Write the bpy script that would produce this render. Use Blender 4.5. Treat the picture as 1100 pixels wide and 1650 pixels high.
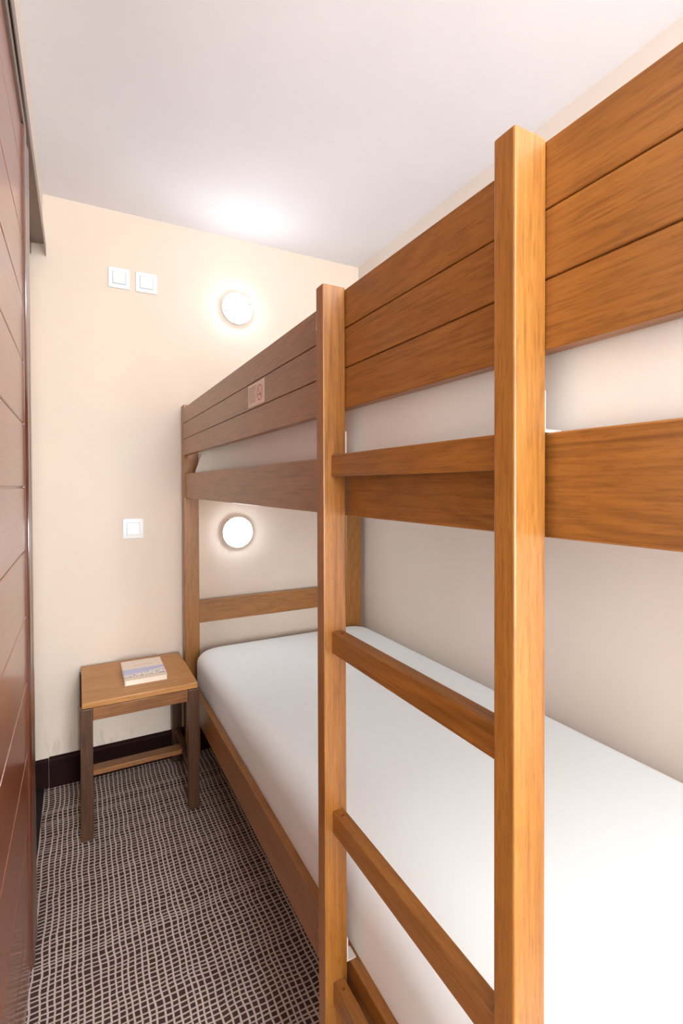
import bpy, bmesh, math, random
from mathutils import Vector, Matrix
from math import sin, cos, pi, radians

random.seed(7)
S = bpy.context.scene
COL = S.collection
for o in list(bpy.data.objects):
    bpy.data.objects.remove(o)

# ------------------------------------------------------------------ camera
F_PX, CY, YAW, PITCH, ROLL = 797.7, 791.9, radians(28.026), radians(.734), radians(.202)
EYE = Vector((0, 0, 1.2))
fwd = Vector((sin(YAW) * cos(PITCH), cos(YAW) * cos(PITCH), -sin(PITCH)))
rgt = Vector((cos(YAW), -sin(YAW), 0))
dwn = fwd.cross(rgt)
r2 = cos(ROLL) * rgt + sin(ROLL) * dwn
d2 = -sin(ROLL) * rgt + cos(ROLL) * dwn
cam = bpy.data.cameras.new('camera')
cam.sensor_fit = 'VERTICAL'
cam.sensor_height = 24.0
cam.lens = F_PX / 1650 * 24.0
cam.shift_y = (CY - 825) / 1650
cam.clip_start = .01
co = bpy.data.objects.new('camera', cam)
COL.objects.link(co)
co.matrix_world = Matrix(((r2.x, -d2.x, -fwd.x, EYE.x), (r2.y, -d2.y, -fwd.y, EYE.y),
                          (r2.z, -d2.z, -fwd.z, EYE.z), (0, 0, 0, 1)))
S.camera = co

# ------------------------------------------------------------------ exposure, world, lights
S.view_settings.view_transform = 'Standard'
S.view_settings.look = 'None'
S.view_settings.gamma = 1.0
S.view_settings.use_curve_mapping = False
S.view_settings.exposure = 1.48
W = bpy.data.worlds.new('world')
S.world = W
W.use_nodes = True
W.node_tree.nodes['Background'].inputs[0].default_value = (1, .95, .9, 1)
W.node_tree.nodes['Background'].inputs[1].default_value = .4

LAMP_E = 15.0          # strength of the wall lamps' diffusers


def area(name, loc, target, sx, sy, power, color):
    l = bpy.data.lights.new(name, 'AREA')
    l.shape = 'RECTANGLE'
    l.size, l.size_y, l.energy, l.color = sx, sy, power, color
    o = bpy.data.objects.new(name, l)
    COL.objects.link(o)
    o.location = loc
    o.rotation_euler = (Vector(target) - Vector(loc)).to_track_quat('-Z', 'Y').to_euler()
    return o


# two added fill lights, unseen behind the camera, brightening post fronts and aisle
area('overhead_fill', (.55, -1.15, 2.30), (.55, -1.0, 0), .8, .8, 13, (.80, .92, 1))
area('rear_fill', (.38, -2.75, 1.45), (.58, 1.5, 1.1), .8, 1.5, 58, (.83, .94, 1))


# ------------------------------------------------------------------ materials
def lin(r, g, b):
    return tuple(((c / 255) / 12.92 if c / 255 <= .04045 else ((c / 255 + .055) / 1.055) ** 2.4) for c in (r, g, b)) + (1,)


class NT:
    def __init__(s, name):
        s.m = bpy.data.materials.new(name)
        s.m.use_nodes = True
        s.t = s.m.node_tree
        s.b = s.t.nodes['Principled BSDF']

    def n(s, typ, ins=None, **kw):
        nd = s.t.nodes.new(typ)
        for k, v in kw.items():
            setattr(nd, k, v)
        for k, v in (ins or {}).items():
            s.put(nd.inputs[k], v)
        return nd

    def put(s, sock, v):
        if hasattr(v, 'is_output') and v.is_output:
            s.t.links.new(v, sock)
        else:
            sock.default_value = v

    def math(s, op, a, b=None, c=None):
        nd = s.n('ShaderNodeMath', operation=op)
        for i, v in enumerate((a, b, c)):
            if v is not None:
                s.put(nd.inputs[i], v)
        return nd.outputs[0]

    def mix(s, f, a, b, blend='MIX'):
        nd = s.n('ShaderNodeMix', data_type='RGBA', blend_type=blend)
        s.put(nd.inputs[0], f)
        s.put(nd.inputs[6], a)
        s.put(nd.inputs[7], b)
        return nd.outputs[2]

    def ramp(s, f, stops):
        nd = s.n('ShaderNodeValToRGB')
        e = nd.color_ramp.elements
        while len(e) < len(stops):
            e.new(.5)
        for el, (p, c) in zip(e, stops):
            el.position = p
            el.color = c
        s.put(nd.inputs[0], f)
        return nd.outputs[0]

    def coord(s, kind='Object', scale=(1, 1, 1), loc=(0, 0, 0)):
        tc = s.n('ShaderNodeTexCoord')
        mp = s.n('ShaderNodeMapping')
        mp.inputs['Scale'].default_value = scale
        mp.inputs['Location'].default_value = loc
        s.t.links.new(tc.outputs[kind], mp.inputs[0])
        return mp.outputs[0]

    def noise(s, vec, scale, detail=3, rough=.5, dist=0):
        nd = s.n('ShaderNodeTexNoise', {'Scale': scale, 'Detail': detail, 'Roughness': rough, 'Distortion': dist})
        s.t.links.new(vec, nd.inputs['Vector'])
        return nd.outputs['Fac']

    def bump(s, h, strength, dist=.001):
        nd = s.n('ShaderNodeBump', {'Strength': strength, 'Distance': dist, 'Height': h})
        s.t.links.new(nd.outputs[0], s.b.inputs['Normal'])

    def set(s, **kw):
        for k, v in kw.items():
            s.put(s.b.inputs[k.replace('_', ' ')], v)
        return s.m


def plain(name, col, rough=.5, **kw):
    t = NT(name)
    return t.set(Base_Color=col, Roughness=rough, **kw)


def wood(name, axis, dark, mid, light, rough=.40, coat=.3, flecks=.5, croug=.3):
    """stained beech: fine streaks, faint cathedral rings and short dark pores along one axis"""
    t = NT(name)

    def along(k, loc=(0, 0, 0)):
        st = [1, 1, 1]
        st[axis] = k
        return t.coord(scale=tuple(st), loc=loc)
    broad = t.noise(along(.14, (3.1, 1.7, .4)), 8, 2, .5, .25)
    rings = t.math('MULTIPLY_ADD', t.math('SINE', t.math('MULTIPLY', broad, 110.0)), .5, .5)
    streak = t.noise(along(.035), 240, 3, .6)
    fine = t.noise(along(.10), 430, 2, .55)
    f = t.math('ADD', t.math('MULTIPLY', streak, .62), t.math('MULTIPLY', rings, .07))
    f = t.math('ADD', f, t.math('MULTIPLY', broad, .28))
    c = t.ramp(f, [(.30, dark), (.49, mid), (.70, light)])
    pores = t.ramp(fine, [(.33, (1, 1, 1, 1)), (.47, (0, 0, 0, 1))])
    c = t.mix(t.math('MULTIPLY', pores, flecks), c, dark)
    t.bump(t.math('ADD', fine, streak), .10, .0005)
    return t.set(Base_Color=c, Roughness=rough, Coat_Weight=coat, Coat_Roughness=croug)


BD, BM, BL = lin(120, 74, 28), lin(156, 100, 40), lin(172, 116, 50)
M = {}
for i, a in enumerate('xyz'):
    M['wood_' + a] = wood('stained_beech_' + a, i, BD, BM, BL)
SD, SM, SL = lin(52, 29, 15), lin(80, 48, 25), lin(102, 63, 33)
for i, a in enumerate('xyz'):
    M['stool_' + a] = wood('stool_wood_' + a, i, SD, SM, SL, .45, .12)
M['stool_x'] = wood('stool_rail_wood', 0, lin(100, 60, 30), lin(142, 90, 46), lin(166, 110, 60), .45, .12)
M['seat'] = wood('stool_seat_wood', 0, lin(158, 102, 50), lin(192, 132, 70), lin(208, 150, 86), .45, .15, .25)  # paler than the legs: lamp light on the seat put into the colour
M['door'] = wood('door_mahogany', 1, lin(132, 62, 30), lin(148, 74, 37), lin(160, 84, 44), .34, .55, .10, .14)
M['door_z'] = wood('door_mahogany_edge', 2, lin(84, 42, 28), lin(98, 52, 35), lin(110, 62, 42), .28, .6, .05, .12)
M['dark'] = wood('dark_stained_skirting', 0, lin(24, 9, 7), lin(34, 13, 10), lin(44, 19, 15), .65, .0, .2)
M['dark'].node_tree.nodes['Principled BSDF'].inputs['Specular IOR Level'].default_value = .12
M['black'] = plain('dark_recess', lin(26, 14, 11), .8)


def wall_mat(name, col, stain=False):
    t = NT(name)
    v = t.coord(scale=(1, 1, .35))
    n1 = t.noise(v, 420, 2, .6)
    v2 = t.coord()
    n2 = t.noise(v2, 2.2, 3, .5)
    c = t.mix(t.ramp(n2, [(.35, (0, 0, 0, 1)), (.7, (1, 1, 1, 1))]), col, tuple(x * .955 for x in col[:3]) + (1,))
    if stain:
        sp = t.n('ShaderNodeSeparateXYZ')
        t.t.links.new(v2, sp.inputs[0])
        low = t.ramp(sp.outputs[2], [(.13, (1, 1, 1, 1)), (.24, (0, 0, 0, 1))])
        left = t.ramp(sp.outputs[0], [(.05, (1, 1, 1, 1)), (.33, (0, 0, 0, 1))])
        drip = t.ramp(t.noise(t.coord(scale=(1, 1, .22)), 46, 3, .6), [(.53, (0, 0, 0, 1)), (.66, (1, 1, 1, 1))])
        k = t.math('MULTIPLY', t.math('MULTIPLY', drip, low), t.math('MULTIPLY', left, .35))
        c = t.mix(k, c, lin(160, 128, 92))
    t.bump(n1, .12, .0008)
    return t.set(Base_Color=c, Roughness=.85)


CREAM = lin(227, 208, 191)
M['wall'] = wall_mat('cream_wallpaper', lin(232, 217, 205))  # same paper as the end wall, with its pinker light put into the colour
M['wall_stain'] = wall_mat('cream_wallpaper_scuffed', CREAM, True)
M['ceiling'] = wall_mat('ceiling_paint', lin(240, 236, 239))


def carpet_mat():
    t = NT('woven_grid_carpet')
    v = t.coord()
    sp = t.n('ShaderNodeSeparateXYZ')
    t.t.links.new(v, sp.inputs[0])
    wob1 = t.noise(v, 9, 2, .5)
    wob2 = t.noise(t.coord(loc=(5, 9, 2)), 10, 2, .5)
    fib = t.noise(v, 700, 2, .6)

    def lines(axis_out, wob, scale, amp, w0, rnd, off):
        w = t.math('ADD', t.math('MULTIPLY', axis_out, scale), t.math('MULTIPLY', wob, amp))
        w = t.math('ADD', w, t.math('MULTIPLY', fib, .10))
        w = t.math('ADD', w, off)
        vo = t.n('ShaderNodeTexVoronoi', {'Scale': 1.0, 'Randomness': rnd}, voronoi_dimensions='1D', feature='DISTANCE_TO_EDGE')
        t.t.links.new(w, vo.inputs['W'])
        return t.ramp(vo.outputs['Distance'], [(w0 * .55, (1, 1, 1, 1)), (w0 * 1.25, (0, 0, 0, 1))])
    a = lines(sp.outputs[0], wob1, 62, .95, .14, .60, 11.0)
    b = lines(sp.outputs[1], wob2, 74, 1.1, .15, .85, 3.0)
    g = t.math('MAXIMUM', a, t.math('MULTIPLY', b, .92))
    tone = t.noise(v, 5, 2, .5)
    lightc = t.mix(tone, lin(222, 198, 184), lin(240, 218, 204))
    darkc = t.mix(tone, lin(70, 49, 46), lin(88, 64, 59))
    c = t.mix(g, darkc, lightc)
    c = t.mix(t.math('MULTIPLY', fib, .35), c, lin(60, 44, 40))
    t.bump(t.math('ADD', fib, t.math('MULTIPLY', g, .5)), .5, .002)
    return t.set(Base_Color=c, Roughness=1.0, Specular_IOR_Level=.1)


M['carpet'] = carpet_mat()


def sheet_mat():
    t = NT('white_stretch_sheet')
    v = t.coord()
    n = t.noise(v, 900, 2, .5)
    n2 = t.noise(v, 6, 3, .5)
    t.bump(t.math('ADD', t.math('MULTIPLY', n, .12), n2), .25, .004)
    return t.set(Base_Color=lin(246, 249, 250), Roughness=.9, Specular_IOR_Level=.2, Sheen_Weight=.15)


M['sheet'] = sheet_mat()
M['plastic'] = plain('white_switch_plastic', lin(240, 236, 234), .35)
M['rocker'] = plain('switch_rocker_plastic', lin(232, 228, 227), .3)
M['lampring'] = plain('white_lamp_body', lin(240, 238, 240), .4)
M['lamprib'] = plain('lamp_glass_rib', lin(96, 94, 104), .4)
M['metal_white'] = plain('white_lacquered_steel', lin(240, 234, 230), .35)
M['alu'] = plain('dull_aluminium', lin(150, 134, 126), .45, Metallic=.6)
M['plug'] = plain('wood_plug', lin(118, 62, 30), .5)
t = NT('lamp_diffuser_glow')
M['glow'] = t.set(Base_Color=(1, 1, 1, 1), Emission_Color=(.82, .92, 1, 1), Emission_Strength=LAMP_E, Roughness=.4)
M['sticker'] = plain('sticker_paper', lin(253, 236, 226), .6)
M['sticker_red'] = plain('sticker_red_ink', lin(196, 84, 84), .6)
M['sticker_ink'] = plain('sticker_grey_ink', lin(150, 120, 112), .6)
M['paper'] = plain('book_page_edges', lin(240, 224, 206), .8)
M['book_ink'] = plain('book_title_ink', lin(206, 164, 146), .7)


def cover_mat():
    t = NT('book_cover_print')
    tc = t.n('ShaderNodeTexCoord')
    sp = t.n('ShaderNodeSeparateXYZ')
    t.t.links.new(tc.outputs['Generated'], sp.inputs[0])
    u, w = sp.outputs[0], sp.outputs[1]
    cream = lin(248, 230, 214)
    c = t.ramp(w, [(.0, lin(240, 222, 204)), (.155, lin(240, 222, 204)), (.16, lin(232, 220, 228)), (.34, lin(206, 204, 232)), (.52, lin(200, 200, 230)), (.56, cream)])
    # the white hamlet climbing to the right
    hill = t.math('ADD', t.math('MULTIPLY', u, .20), t.math('MULTIPLY', t.noise(t.coord('Generated', (1, .01, 1)), 9, 2, .6), .20))
    inside = t.math('MULTIPLY', t.math('LESS_THAN', w, t.math('ADD', hill, .13)), t.math('GREATER_THAN', w, .16))
    c = t.mix(inside, c, lin(244, 234, 230))
    roofs = t.noise(t.coord('Generated', (1.6, 1.0, 1)), 14, 3, .65)
    dark = t.math('MULTIPLY', t.math('GREATER_THAN', roofs, .585), inside)
    c = t.mix(t.math('MULTIPLY', dark, .8), c, lin(84, 70, 78))
    line = t.math('MULTIPLY', t.math('GREATER_THAN', w, .15), t.math('LESS_THAN', w, .17))
    c = t.mix(t.math('MULTIPLY', line, t.math('GREATER_THAN', roofs, .46)), c, lin(110, 92, 92))
    return t.set(Base_Color=c, Roughness=.45)


M['cover'] = cover_mat()


# ------------------------------------------------------------------ mesh helpers
def tag(o, label=None, cat=None, group=None, kind=None):
    for k, v in (('label', label), ('category', cat), ('group', group), ('kind', kind)):
        if v:
            o[k] = v
    return o


def thing(name, loc, label, cat, group=None, rz=0):
    o = bpy.data.objects.new(name, None)
    o.empty_display_size = .05
    COL.objects.link(o)
    o.location = loc
    o.rotation_euler = (0, 0, rz)
    return tag(o, label, cat, group)


def obj(name, bm, mat, parent=None, loc=None, smooth=True, ang=20):
    """one mesh object; the bmesh is in world coordinates unless loc is given as its own origin"""
    me = bpy.data.meshes.new(name)
    off = Vector(loc) if loc is not None else (Vector(parent['_w']) if parent is not None and '_w' in parent else Vector((0, 0, 0)))
    bmesh.ops.translate(bm, verts=bm.verts, vec=-off)
    bmesh.ops.recalc_face_normals(bm, faces=bm.faces)
    bm.to_mesh(me)
    bm.free()
    if smooth:
        for p in me.polygons:
            p.use_smooth = True
        me.set_sharp_from_angle(angle=radians(ang))
    for m in (mat if isinstance(mat, (list, tuple)) else [mat]):
        me.materials.append(m)
    o = bpy.data.objects.new(name, me)
    COL.objects.link(o)
    if parent is not None:
        o.parent = parent
        if loc is not None:
            o.location = off - Vector(parent.get('_w', (0, 0, 0)))
    else:
        o.location = off
    return o


def base(t):
    """remember the world position of a thing's base so that its parts can be built in world coordinates"""
    t['_w'] = tuple(t.location)
    return t


def box(bm, x0, x1, y0, y1, z0, z1, bev=.0, seg=2):
    b2 = bmesh.new()
    bmesh.ops.create_cube(b2, size=1)
    for v in b2.verts:
        v.co = Vector(((x0 + x1) / 2 + v.co.x * (x1 - x0), (y0 + y1) / 2 + v.co.y * (y1 - y0), (z0 + z1) / 2 + v.co.z * (z1 - z0)))
    if bev > 0:
        bmesh.ops.bevel(b2, geom=b2.edges[:], offset=bev, segments=seg, profile=.5, affect='EDGES')
    me = bpy.data.meshes.new('tmp')
    b2.to_mesh(me)
    b2.free()
    bm.from_mesh(me)
    bpy.data.meshes.remove(me)
    return bm


def B(*a, **k):
    return box(bmesh.new(), *a, **k)


def prism(bm, pts, axis, a0, a1):
    """closed outline pts (two coords) extruded along an axis"""
    rows = []
    for a in (a0, a1):
        r = []
        for p, q in pts:
            c = [p, q]
            c.insert(axis, a)
            r.append(bm.verts.new(c))
        rows.append(r)
    n = len(pts)
    for i in range(n):
        bm.faces.new((rows[0][i], rows[0][(i + 1) % n], rows[1][(i + 1) % n], rows[1][i]))
    bm.faces.new(rows[0][::-1])
    bm.faces.new(rows[1])
    return bm


def lathe_y(bm, prof, cx, cz, y0, n=48, cap=True):
    """profile (radius, distance towards the room) turned about an axis along -Y"""
    rings = []
    for r, h in prof:
        if r < 1e-6:
            rings.append([bm.verts.new((cx, y0 - h, cz))])
        else:
            rings.append([bm.verts.new((cx + r * cos(2 * pi * i / n), y0 - h, cz + r * sin(2 * pi * i / n))) for i in range(n)])
    for a, b in zip(rings, rings[1:]):
        for i in range(n):
            j = (i + 1) % n
            if len(a) == 1:
                bm.faces.new((a[0], b[i], b[j]))
            elif len(b) == 1:
                bm.faces.new((a[i], a[j], b[0]))
            else:
                bm.faces.new((a[i], a[j], b[j], b[i]))
    if cap and len(rings[0]) > 1:
        bm.faces.new(rings[0])
    return bm


def struct(name, bm, mat, parent=None, label=None, cat=None, smooth=True):
    o = obj(name, bm, mat, parent, smooth=smooth)
    o['kind'] = 'structure'
    return tag(o, label, cat)


# ------------------------------------------------------------------ the room
XL, XR, YB, YF, ZC = -.112, 1.320, 2.281, -3.10, 2.349
DOORX = -.1127

struct('floor', B(-.127, XR + .1, YF - .1, YB + .1, -.08, 0), M['carpet'], None,
       'brown carpet woven in a pale crooked grid', 'floor')
struct('ceiling', B(-.45, XR + .1, YF - .1, YB + .1, ZC, ZC + .08), M['ceiling'], None, 'plain white ceiling', 'ceiling')
struct('wall_back', B(-.45, XR + .1, YB, YB + .1, -.08, ZC), M['wall_stain'], None,
       'cream papered end wall carrying two round lamps and three switches', 'wall')
struct('wall_right', B(XR, XR + .1, YF - .1, YB, -.08, ZC), M['wall'], None, 'cream side wall behind the bunk bed', 'wall')
struct('wall_front', B(-.45, XR, YF - .1, YF, -.08, ZC), M['wall'], None, 'cream wall behind the viewer', 'wall')
bm = bmesh.new()
box(bm, -.45, XL, YF, YB, 2.152, ZC)              # lintel over the sliding door
box(bm, -.45, -.114, YF, .50, 0, 2.152)            # wall on the near side of the doorway
box(bm, -.45, -.20, .50, YB, 0, 2.152)             # back of the door recess
struct('wall_left', bm, M['wall'], None, 'cream wall strip above the sliding door', 'wall')

# skirting boards
def skirt(x0, x1, y1, z1, th):
    b = bmesh.new()
    return prism(b, [(y1, 0), (y1 - th, 0), (y1 - th, z1 - .012), (y1 - th + .003, z1 - .006), (y1 - .003, z1), (y1, z1)], 0, x0, x1)


struct('baseboard_back', skirt(-.111, XR, YB, .120, .013), M['dark'], None, 'dark brown skirting board along the end wall', 'baseboard')
struct('baseboard_left', skirt(-.198, -.1125, YB, .116, .006), M['dark'], None, 'short dark skirting end inside the door recess', 'baseboard')
struct('baseboard_right', B(XR - .013, XR, YF, YB - .014, 0, .12, bev=.003), M['dark'], None, 'dark brown skirting board along the side wall', 'baseboard')
# floor track of the sliding door
bm = bmesh.new()
box(bm, -.198, -.1275, .5, YB, -.06, .002)
box(bm, -.150, -.147, .5, YB, .002, .006)
struct('trim_1', bm, M['black'], None, 'dark floor track of the sliding door', 'track')

# overhead track: an upside-down channel
bm = bmesh.new()
x0, x1, zb, zt, th = -.153, -.1015, 2.104, 2.150, .0022
prism(bm, [(x0, zb), (x0 + th, zb), (x0 + th, zt - th), (x1 - th, zt - th), (x1 - th, zb), (x1, zb), (x1, zt), (x0, zt)], 1, .52, YB - .012)
struct('trim_2', bm, M['alu'], None, 'grey metal ceiling track over the sliding door', 'track')

# sliding door: boarded face, backing, two rounded edge mouldings
GR = [2.104, 1.952, 1.796, 1.648, 1.498, 1.350, 1.198, 1.045, .889, .727, .558, .386, .205, .012]
bm = bmesh.new()
for zt_, zb_ in zip(GR, GR[1:]):
    top = zt_ - .0013 if zt_ != GR[0] else 2.072
    box(bm, DOORX - .016, DOORX, .56, 1.417, zb_ + .0013, top, bev=.0022, seg=1)
box(bm, -.150, DOORX - .0045, .562, 1.416, .014, 2.072)
door = struct('door_1', bm, M['door'], None, 'reddish brown boarded sliding door beside the viewer', 'door')


def bead(y0, y1, h, z1, n=10):
    pts = [(-.150, y0)]
    for i in range(n + 1):
        a = pi * i / n
        pts.append((DOORX - .002 + (h + .002) * sin(a) ** .8, (y0 + y1) / 2 - (y1 - y0) / 2 * cos(a)))
    pts.append((-.150, y1))
    return prism(bmesh.new(), pts, 2, .012, z1)


tag(struct('top_rail', B(-.126, -.1068, .56, 1.474, 2.0765, 2.108, bev=.001), M['alu'], door), 'dull grey metal hanger rail')
struct('edge_moulding', bead(1.4175, 1.476, .0082, 2.072), M['door_z'], door, smooth=True)
struct('edge_moulding', bead(1.482, 1.548, .0080, 2.066), M['door_z'], door, smooth=True)

# ------------------------------------------------------------------ bunk bed
A = .4058                     # aisle face of the bed
RX = 1.297                    # wall side
YN, YE = .085, 2.220          # near and far faces between the posts
bed = base(thing('bunk_bed', ((A + RX) / 2, 1.15, 0), 'brown stained wooden bunk bed with a boarded guard along its upper bunk', 'bed'))
for (x0, x1) in ((A, A + .064), (RX - .090, RX)):
    for (y0, y1) in ((YE, YE + .04), (YN - .04, YN)):
        obj('post', B(x0, x1, y0, y1, 0, 1.551, bev=.003), M['wood_z'], bed)
bm = bmesh.new()
for z0, z1 in ((1.3316, 1.3995), (1.4015, 1.4676), (1.4696, 1.5344)):
    box(bm, A, A + .019, YN + .0005, YE - .0005, z0, z1, bev=.0009, seg=1)
box(bm, A + .004, A + .017, YN + .001, YE - .001, 1.335, 1.531)
obj('guard_panel', bm, M['wood_y'], bed)
for (z0, z1) in ((1.1469, 1.2513), (.2620, .3700)):
    obj('side_rail', B(A + .006, A + .026, YN + .0005, YE - .0005, z0, z1, bev=.0018), M['wood_y'], bed)
    obj('wall_side_rail', B(RX - .026, RX - .006, YN + .0005, YE - .0005, z0, z1, bev=.0018), M['wood_y'], bed)
    for (y0, y1) in ((YE + .012, YE + .032), (YN - .032, YN - .012)):
        obj('end_rail', B(A + .0645, RX - .0905, y0, y1, z0, z1, bev=.0018), M['wood_x'], bed)
for (z0, z1) in ((.5907, .6885), (1.40, 1.50)):
    for (y0, y1) in ((YE + .010, YE + .030), (YN - .030, YN - .010)):
        obj('head_rail', B(A + .0645, RX - .0905, y0, y1, z0, z1, bev=.0018), M['wood_x'], bed)
for z in (1.160, .275):
    n = 12
    for i in range(n):
        y = YN + .06 + (YE - YN - .12) * i / (n - 1)
        obj('slat', B(A + .027, RX - .027, y - .035, y + .035, z, z + .018, bev=.002, seg=1), M['wood_x'], bed)


# ------------------------------------------------------------------ mattresses
def rounded_slab(x0, x1, y0, y1, z0, z1, rt, rb, rc, crown=.0, nx=30, ny=60, skew=0.0, lift=0.0):
    """soft box: rounded plan corners (rc), rounded top (rt) and bottom (rb) edges, slightly crowned top"""
    bm = bmesh.new()
    cx, cy = (x0 + x1) / 2, (y0 + y1) / 2
    hx, hy = (x1 - x0) / 2, (y1 - y0) / 2

    def outline(inset, k=9, m=24):
        r = max(rc - inset * .6, .004)
        ax, ay = hx - inset, hy - inset
        pts = []
        for sx, sy, a0 in ((1, 1, 0), (-1, 1, 90), (-1, -1, 180), (1, -1, 270)):
            for i in range(k + 1):
                a = radians(a0 + 90 * i / k)
                pts.append((sx * (ax - r) + r * cos(a), sy * (ay - r) + r * sin(a)))
        out = []
        for p, q in zip(pts, pts[1:] + pts[:1]):
            d = math.hypot(q[0] - p[0], q[1] - p[1])
            s = max(1, int(d / .06))
            for j in range(s):
                out.append((p[0] + (q[0] - p[0]) * j / s, p[1] + (q[1] - p[1]) * j / s))
        return out
    prof = []
    for i in range(7):
        a = pi / 2 * i / 6
        prof.append((rb * (1 - sin(a)), z0 + rb * (1 - cos(a))))
    for i in range(9):
        a = pi / 2 * i / 8
        prof.append((rt * (1 - cos(a)), z1 - rt + rt * sin(a)))
    nring = [len(outline(p[0])) for p in prof]
    n = min(nring)

    def resample(pts, n):
        L = [0]
        for p, q in zip(pts, pts[1:] + pts[:1]):
            L.append(L[-1] + math.hypot(q[0] - p[0], q[1] - p[1]))
        out = []
        j = 0
        for i in range(n):
            s = L[-1] * i / n
            while L[j + 1] < s:
                j += 1
            f = (s - L[j]) / max(1e-9, L[j + 1] - L[j])
            p, q = pts[j], (pts + pts[:1])[j + 1]
            out.append((p[0] + (q[0] - p[0]) * f, p[1] + (q[1] - p[1]) * f))
        return out
    # fixed correspondence: scale the outer outline instead of resampling every ring
    outer = outline(0)
    rings = []
    for ins, z in prof:
        fx, fy = (hx - ins) / hx, (hy - ins) / hy
        rings.append([bm.verts.new((cx + x * fx, cy + y * fy, z)) for x, y in outer])
    top_in = [(.9, .012), (.7, .6), (.4, .9), (.0, 1.0)]
    last_f = ((hx - rt) / hx, (hy - rt) / hy)
    for sc in (.93, .8, .6, .35, .12):
        rings.append([bm.verts.new((cx + x * last_f[0] * sc, cy + y * last_f[1] * sc, z1 + crown * (1 - sc ** 2))) for x, y in outer])
    m = len(outer)
    for a, b in zip(rings, rings[1:]):
        for i in range(m):
            j = (i + 1) % m
            bm.faces.new((a[i], a[j], b[j], b[i]))
    bm.faces.new(rings[0][::-1])
    bm.faces.new(rings[-1])
    for v in bm.verts:
        t_ = (v.co.y - y0) / (y1 - y0)
        v.co.x += skew * (t_ - .5) * (1 - (v.co.x - x0) / (x1 - x0))
    return bm


low = base(thing('mattress', (.86, 1.17, .293), 'mattress in a smooth white fitted sheet on the lower bunk', 'mattress'))
obj('fitted_sheet', rounded_slab(.4315, 1.284, .16, 2.192, .294, .498, .052, .02, .075, crown=.006, skew=.012), M['sheet'], low, ang=50)
up = base(thing('mattress', (.86, 1.15, 1.178), 'white mattress on the upper bunk, glimpsed under the boarded guard', 'mattress'))
obj('fitted_sheet', rounded_slab(.464, 1.280, .14, 2.178, 1.1785, 1.385, .045, .02, .04, crown=.006), M['sheet'], up, ang=50)
# the sheet tucked over the long side, cut slanting at its far end
bm = bmesh.new()
prism(bm, [(.17, 1.2525), (2.125, 1.2525), (2.118, 1.262), (1.955, 1.352), (.17, 1.352)], 0, .4345, .4780)
bmesh.ops.bevel(bm, geom=bm.edges[:], offset=.0025, segments=2, profile=.5, affect='EDGES')
obj('sheet_flap', bm, M['sheet'], up)

# ------------------------------------------------------------------ ladder
LX0, LX1 = .3625, .4052
lad = base(thing('bunk_ladder', ((LX0 + LX1) / 2, .555, 0), 'orange brown wooden ladder hooked to the front of the bunk bed', 'ladder'))
for (y0, y1) in ((.3346, .3616), (.7455, .7725)):
    obj('rail_post', B(LX0, LX1, y0, y1, 0, 1.537, bev=.0022), M['wood_z'], lad)
for zt_ in (1.2513, .9520, .6450, .3500):
    h = .037
    ru = obj('rung', B(.3775, .3985, .3612, .7459, zt_ - h, zt_, bev=.0016), M['wood_y'], lad)
    for yy in (.352 + .03, .727):
        bmp = bmesh.new()
        bmesh.ops.create_cone(bmp, cap_ends=True, segments=16, radius1=.0032, radius2=.0028, depth=.0012)
        bmesh.ops.translate(bmp, verts=bmp.verts, vec=(.388, yy, zt_ + .0003))
        p = obj('wood_plug', bmp, M['plug'], ru, loc=(.388, yy, zt_))
        p.location = Vector((.388, yy, zt_)) - Vector(lad['_w'])
for (y0, y1) in ((.3375, .3600), (.7480, .7700)):
    for z, fx in ((1.2515, .4310), (.3702, .4235)):
        bm = bmesh.new()
        prism(bm, [(.4053, z), (.4053, z + .041), (.4083, z + .041), (.4083, z + .003), (fx, z + .003), (fx, z)], 1, y0, y1)
        tag(obj('hook_bracket', bm, M['metal_white'], lad), 'white metal hook bracket')

# ------------------------------------------------------------------ stool
st = base(thing('stool', (.195, 2.062, 0), 'low square wooden stool standing against the end wall beside the bunk bed', 'stool'))
sx0, sx1, sy0, sy1 = -.001, .391, 1.866, 2.258
lw, ld = .039, .034
for x0 in (sx0, sx1 - lw):
    for y0 in (sy0, sy1 - ld):
        bm = B(x0, x0 + lw, y0, y0 + ld, 0, .447, bev=.0025)
        obj('leg', bm, M['stool_z'], st)
obj('seat', B(sx0 + .006, sx1 - .004, sy0 + .002, sy1 - .004, .4485, .4690, bev=.0025), M['seat'], st)
obj('apron', B(sx0 + lw, sx1 - lw, sy0 + .006, sy0 + .024, .403, .446, bev=.0015), M['stool_x'], st)
obj('apron', B(sx0 + lw, sx1 - lw, sy1 - .024, sy1 - .006, .403, .446, bev=.0015), M['stool_x'], st)
for x0 in (sx0 + .006, sx1 - .024):
    obj('apron', B(x0, x0 + .018, sy0 + ld, sy1 - ld, .403, .446, bev=.0015), M['stool_y'], st)
for x0 in (sx0 + .009, sx1 - .030):
    obj('stretcher', B(x0, x0 + .021, sy0 + ld, sy1 - ld, .118, .150, bev=.0015), M['stool_y'], st)
obj('stretcher', B(sx0 + .030, sx1 - .030, 2.045, 2.095, .124, .142, bev=.0015), M['stool_x'], st)

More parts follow.
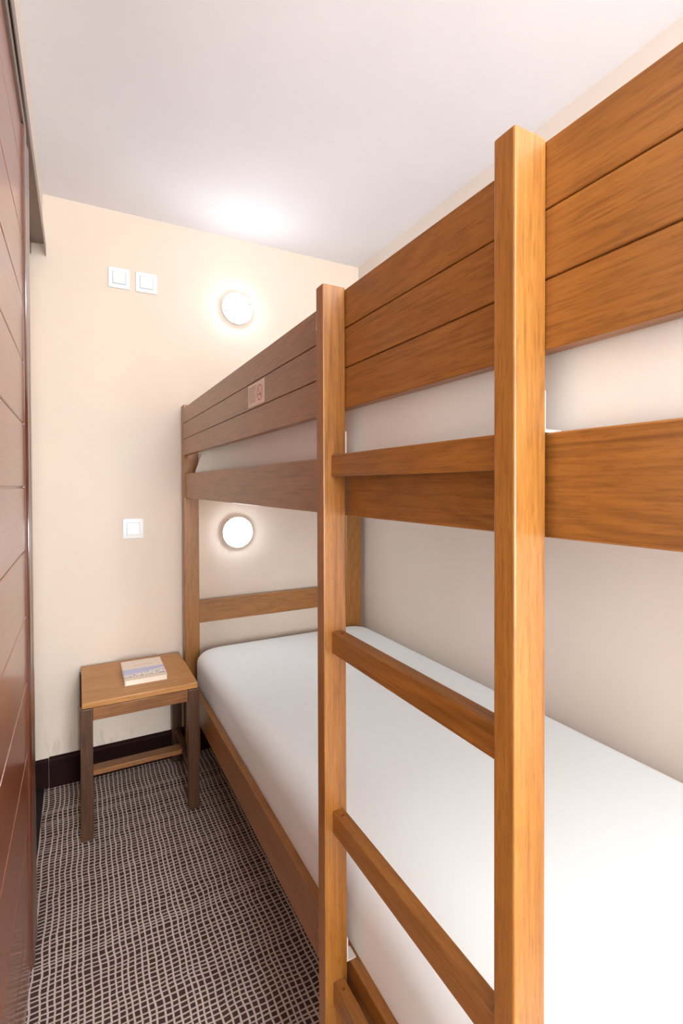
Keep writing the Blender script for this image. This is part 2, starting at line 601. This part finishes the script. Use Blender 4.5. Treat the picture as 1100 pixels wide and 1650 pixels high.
# ------------------------------------------------------------------ book
bk = base(thing('book', (.220, 2.066, .469), 'cream paperback book with a village on its cover lying on the stool', 'book', rz=radians(-.6)))
bx0, bx1, by0, by1 = .146, .294, 1.956, 2.176
obj('page_block', B(bx0 + .002, bx1 - .002, by0 + .0015, by1 - .0015, .4700, .4862), M['paper'], bk)
cv = obj('front_cover', B(bx0, bx1, by0, by1, .4862, .4870), M['cover'], bk)
obj('back_cover', B(bx0, bx1, by0, by1, .4692, .4700), M['paper'], bk)
obj('spine', B(bx0 - .001, bx0 + .0005, by0, by1, .4692, .4870), M['paper'], bk)
# worn, unreadable title line
bm = bmesh.new()
xx = .186
rnd = random.Random(4)
while xx < .258:
    w = rnd.uniform(.0022, .0046)
    hgt = rnd.uniform(.005, .0085)
    yb_ = 2.108
    if rnd.random() < .5:
        box(bm, xx, xx + .0009, yb_, yb_ + hgt, .4870, .4871)
        box(bm, xx, xx + w, yb_ + (0 if rnd.random() < .5 else hgt - .001), yb_ + (0.001 if rnd.random() < .5 else hgt), .4870, .4871)
    else:
        box(bm, xx, xx + .0009, yb_, yb_ + hgt, .4870, .4871)
        box(bm, xx + w - .0009, xx + w, yb_, yb_ + hgt, .4870, .4871)
        box(bm, xx, xx + w, yb_ + hgt * .45, yb_ + hgt * .45 + .0009, .4870, .4871)
    xx += w + .0018
obj('title_lettering', bm, M['book_ink'], cv, loc=(.220, 2.066, .469)).location = (0, 0, 0)


# ------------------------------------------------------------------ light switches
def switch(x0, x1, z0, z1, label):
    cx, cz = (x0 + x1) / 2, (z0 + z1) / 2
    t_ = base(thing('light_switch', (cx, YB, cz), label, 'switch', 'white light switches on the end wall'))
    bm = bmesh.new()
    box(bm, x0, x1, YB - .0085, YB - .0002, z0, z1, bev=.0035, seg=3)
    obj('frame', bm, M['plastic'], t_)
    r = (x1 - x0) * .295
    obj('rocker_gap', B(cx - r - .0011, cx + r + .0011, YB - .0090, YB - .0080, cz - r - .0011, cz + r + .0011), M['lamprib'], t_)
    bm = prism(bmesh.new(), [(YB - .0088, cz - r), (YB - .0125, cz - r), (YB - .0105, cz + r), (YB - .0088, cz + r)], 0, cx - r, cx + r)
    obj('rocker', bm, M['rocker'], t_)


switch(.119, .202, 2.0275, 2.1120, 'white light switch near the ceiling, left one of the pair')
switch(.2245, .3105, 2.0265, 2.1115, 'white light switch near the ceiling, right one of the pair')
switch(.1650, .2475, .9750, 1.0610, 'single white light switch on the wall above the stool')


# ------------------------------------------------------------------ round wall lamps
def wall_lamp(cx, cz, label):
    t_ = base(thing('wall_lamp', (cx, YB, cz), label, 'lamp', 'round wall lamps on the end wall'))
    R = .073
    obj('lamp_base', lathe_y(bmesh.new(), [(R, .0), (R, .016), (R - .002, .019), (R - .006, .020), (R - .006, .016), (0, .016)], cx, cz, YB - .0003), M['lampring'], t_)
    prof = [(R - .007, .0165), (R - .007, .024)]
    for i in range(1, 9):
        a = pi / 2 * i / 8
        prof.append(((R - .007) * cos(a), .024 + .020 * sin(a)))
    d_ = obj('diffuser', lathe_y(bmesh.new(), prof, cx, cz, YB), M['glow'], t_)
    for k in range(8):
        a = radians(22.5 + 45 * k)
        bm = bmesh.new()
        for q in range(10):
            box(bm, .041 + .00238 * q, .041 + .00238 * (q + 1), -.0026, .0026, -.001, .0008)
        for v in bm.verts:
            r_ = v.co.x
            h_ = .024 + .020 * math.sqrt(max(0, 1 - (r_ / (R - .007)) ** 2)) + v.co.z + .0004
            x_, z_ = v.co.x * cos(a) - v.co.y * sin(a), v.co.x * sin(a) + v.co.y * cos(a)
            v.co = Vector((cx + x_, YB - h_, cz + z_))
        o_ = obj('glass_rib', bm, M['lamprib'], d_, loc=(cx, YB, cz))
        o_.location = (0, 0, 0)
    return t_


wall_lamp(.661, 2.022, 'lit round white wall lamp above the bunk guard, near the ceiling')
wall_lamp(.657, .982, 'lit round white wall lamp over the lower bunk, under the upper bed rail')

# ------------------------------------------------------------------ no-smoking notice on the guard
XS = A - .0006
nt = base(thing('notice_sticker', (XS, 1.227, 1.406), 'small peach no-smoking sticker on the boarded guard of the bunk', 'sticker'))
Y0, Y1, Z0, Z1 = 1.162, 1.292, 1.4055, 1.4640
obj('sticker_sheet', B(XS, A - .00005, Y0, Y1, Z0, Z1), M['sticker'], nt, smooth=False)
cyy, czz = 1.197, 1.4345


def flat_ring(cy_, cz_, ro, ri, x_, n=40):
    bm = bmesh.new()
    a_ = [[bm.verts.new((x, cy_ + r * cos(2 * pi * i / n), cz_ + r * sin(2 * pi * i / n))) for i in range(n)] for x, r in ((x_, ro), (x_, ri), (x_ - .0003, ri), (x_ - .0003, ro))]
    for k in range(4):
        for i in range(n):
            j = (i + 1) % n
            bm.faces.new((a_[k][i], a_[k][j], a_[(k + 1) % 4][j], a_[(k + 1) % 4][i]))
    return bm


sym = flat_ring(cyy, czz, .0200, .0178, XS)
b2 = bmesh.new()
box(b2, XS - .0003, XS, -.0185, .0185, -.0011, .0011)
bmesh.ops.rotate(b2, cent=(0, 0, 0), matrix=Matrix.Rotation(radians(45), 3, 'X'), verts=b2.verts)
bmesh.ops.translate(b2, verts=b2.verts, vec=(0, cyy, czz))
me_ = bpy.data.meshes.new('tmp')
b2.to_mesh(me_)
b2.free()
sym.from_mesh(me_)
bpy.data.meshes.remove(me_)
tag(obj('no_smoking_sign', sym, M['sticker_red'], nt, smooth=False), 'red circle with a slash')
bm = B(XS - .0002, XS, cyy - .012, cyy + .012, czz - .0062, czz - .0036)
obj('cigarette_mark', bm, M['sticker_ink'], nt, smooth=False)
bm = bmesh.new()
rnd = random.Random(2)
for k in range(10):
    z = 1.4550 - .0042 * k
    y = 1.282
    end = 1.282 - rnd.uniform(.035, .056)
    while y > end:
        w = rnd.uniform(.004, .010)
        box(bm, XS - .0002, XS, y - w, y, z, z + .0014)
        y -= w + .0018
obj('small_print', bm, M['sticker_ink'], nt, smooth=False)
# peeled lower corner
bm = bmesh.new()
n = 10
rows = []
for i in range(n + 1):
    a = pi * 1.1 * i / n
    r = .0045
    rows.append([bm.verts.new((A - .0008 - r + r * cos(a), 1.292 + .010 * s_ + r * sin(a) * .6, 1.4015 + .012 * s_ * .4 + .008 * (1 - s_) * i / n)) for s_ in (0, .5, 1)])
for p, q in zip(rows, rows[1:]):
    for i in range(2):
        bm.faces.new((p[i], p[i + 1], q[i + 1], q[i]))
bmesh.ops.solidify(bm, geom=bm.faces[:], thickness=.0003)
tag(obj('peeled_corner', bm, M['plastic'], nt), 'curled white corner of the sticker')

for o in bpy.data.objects:
    if '_w' in o:
        del o['_w']
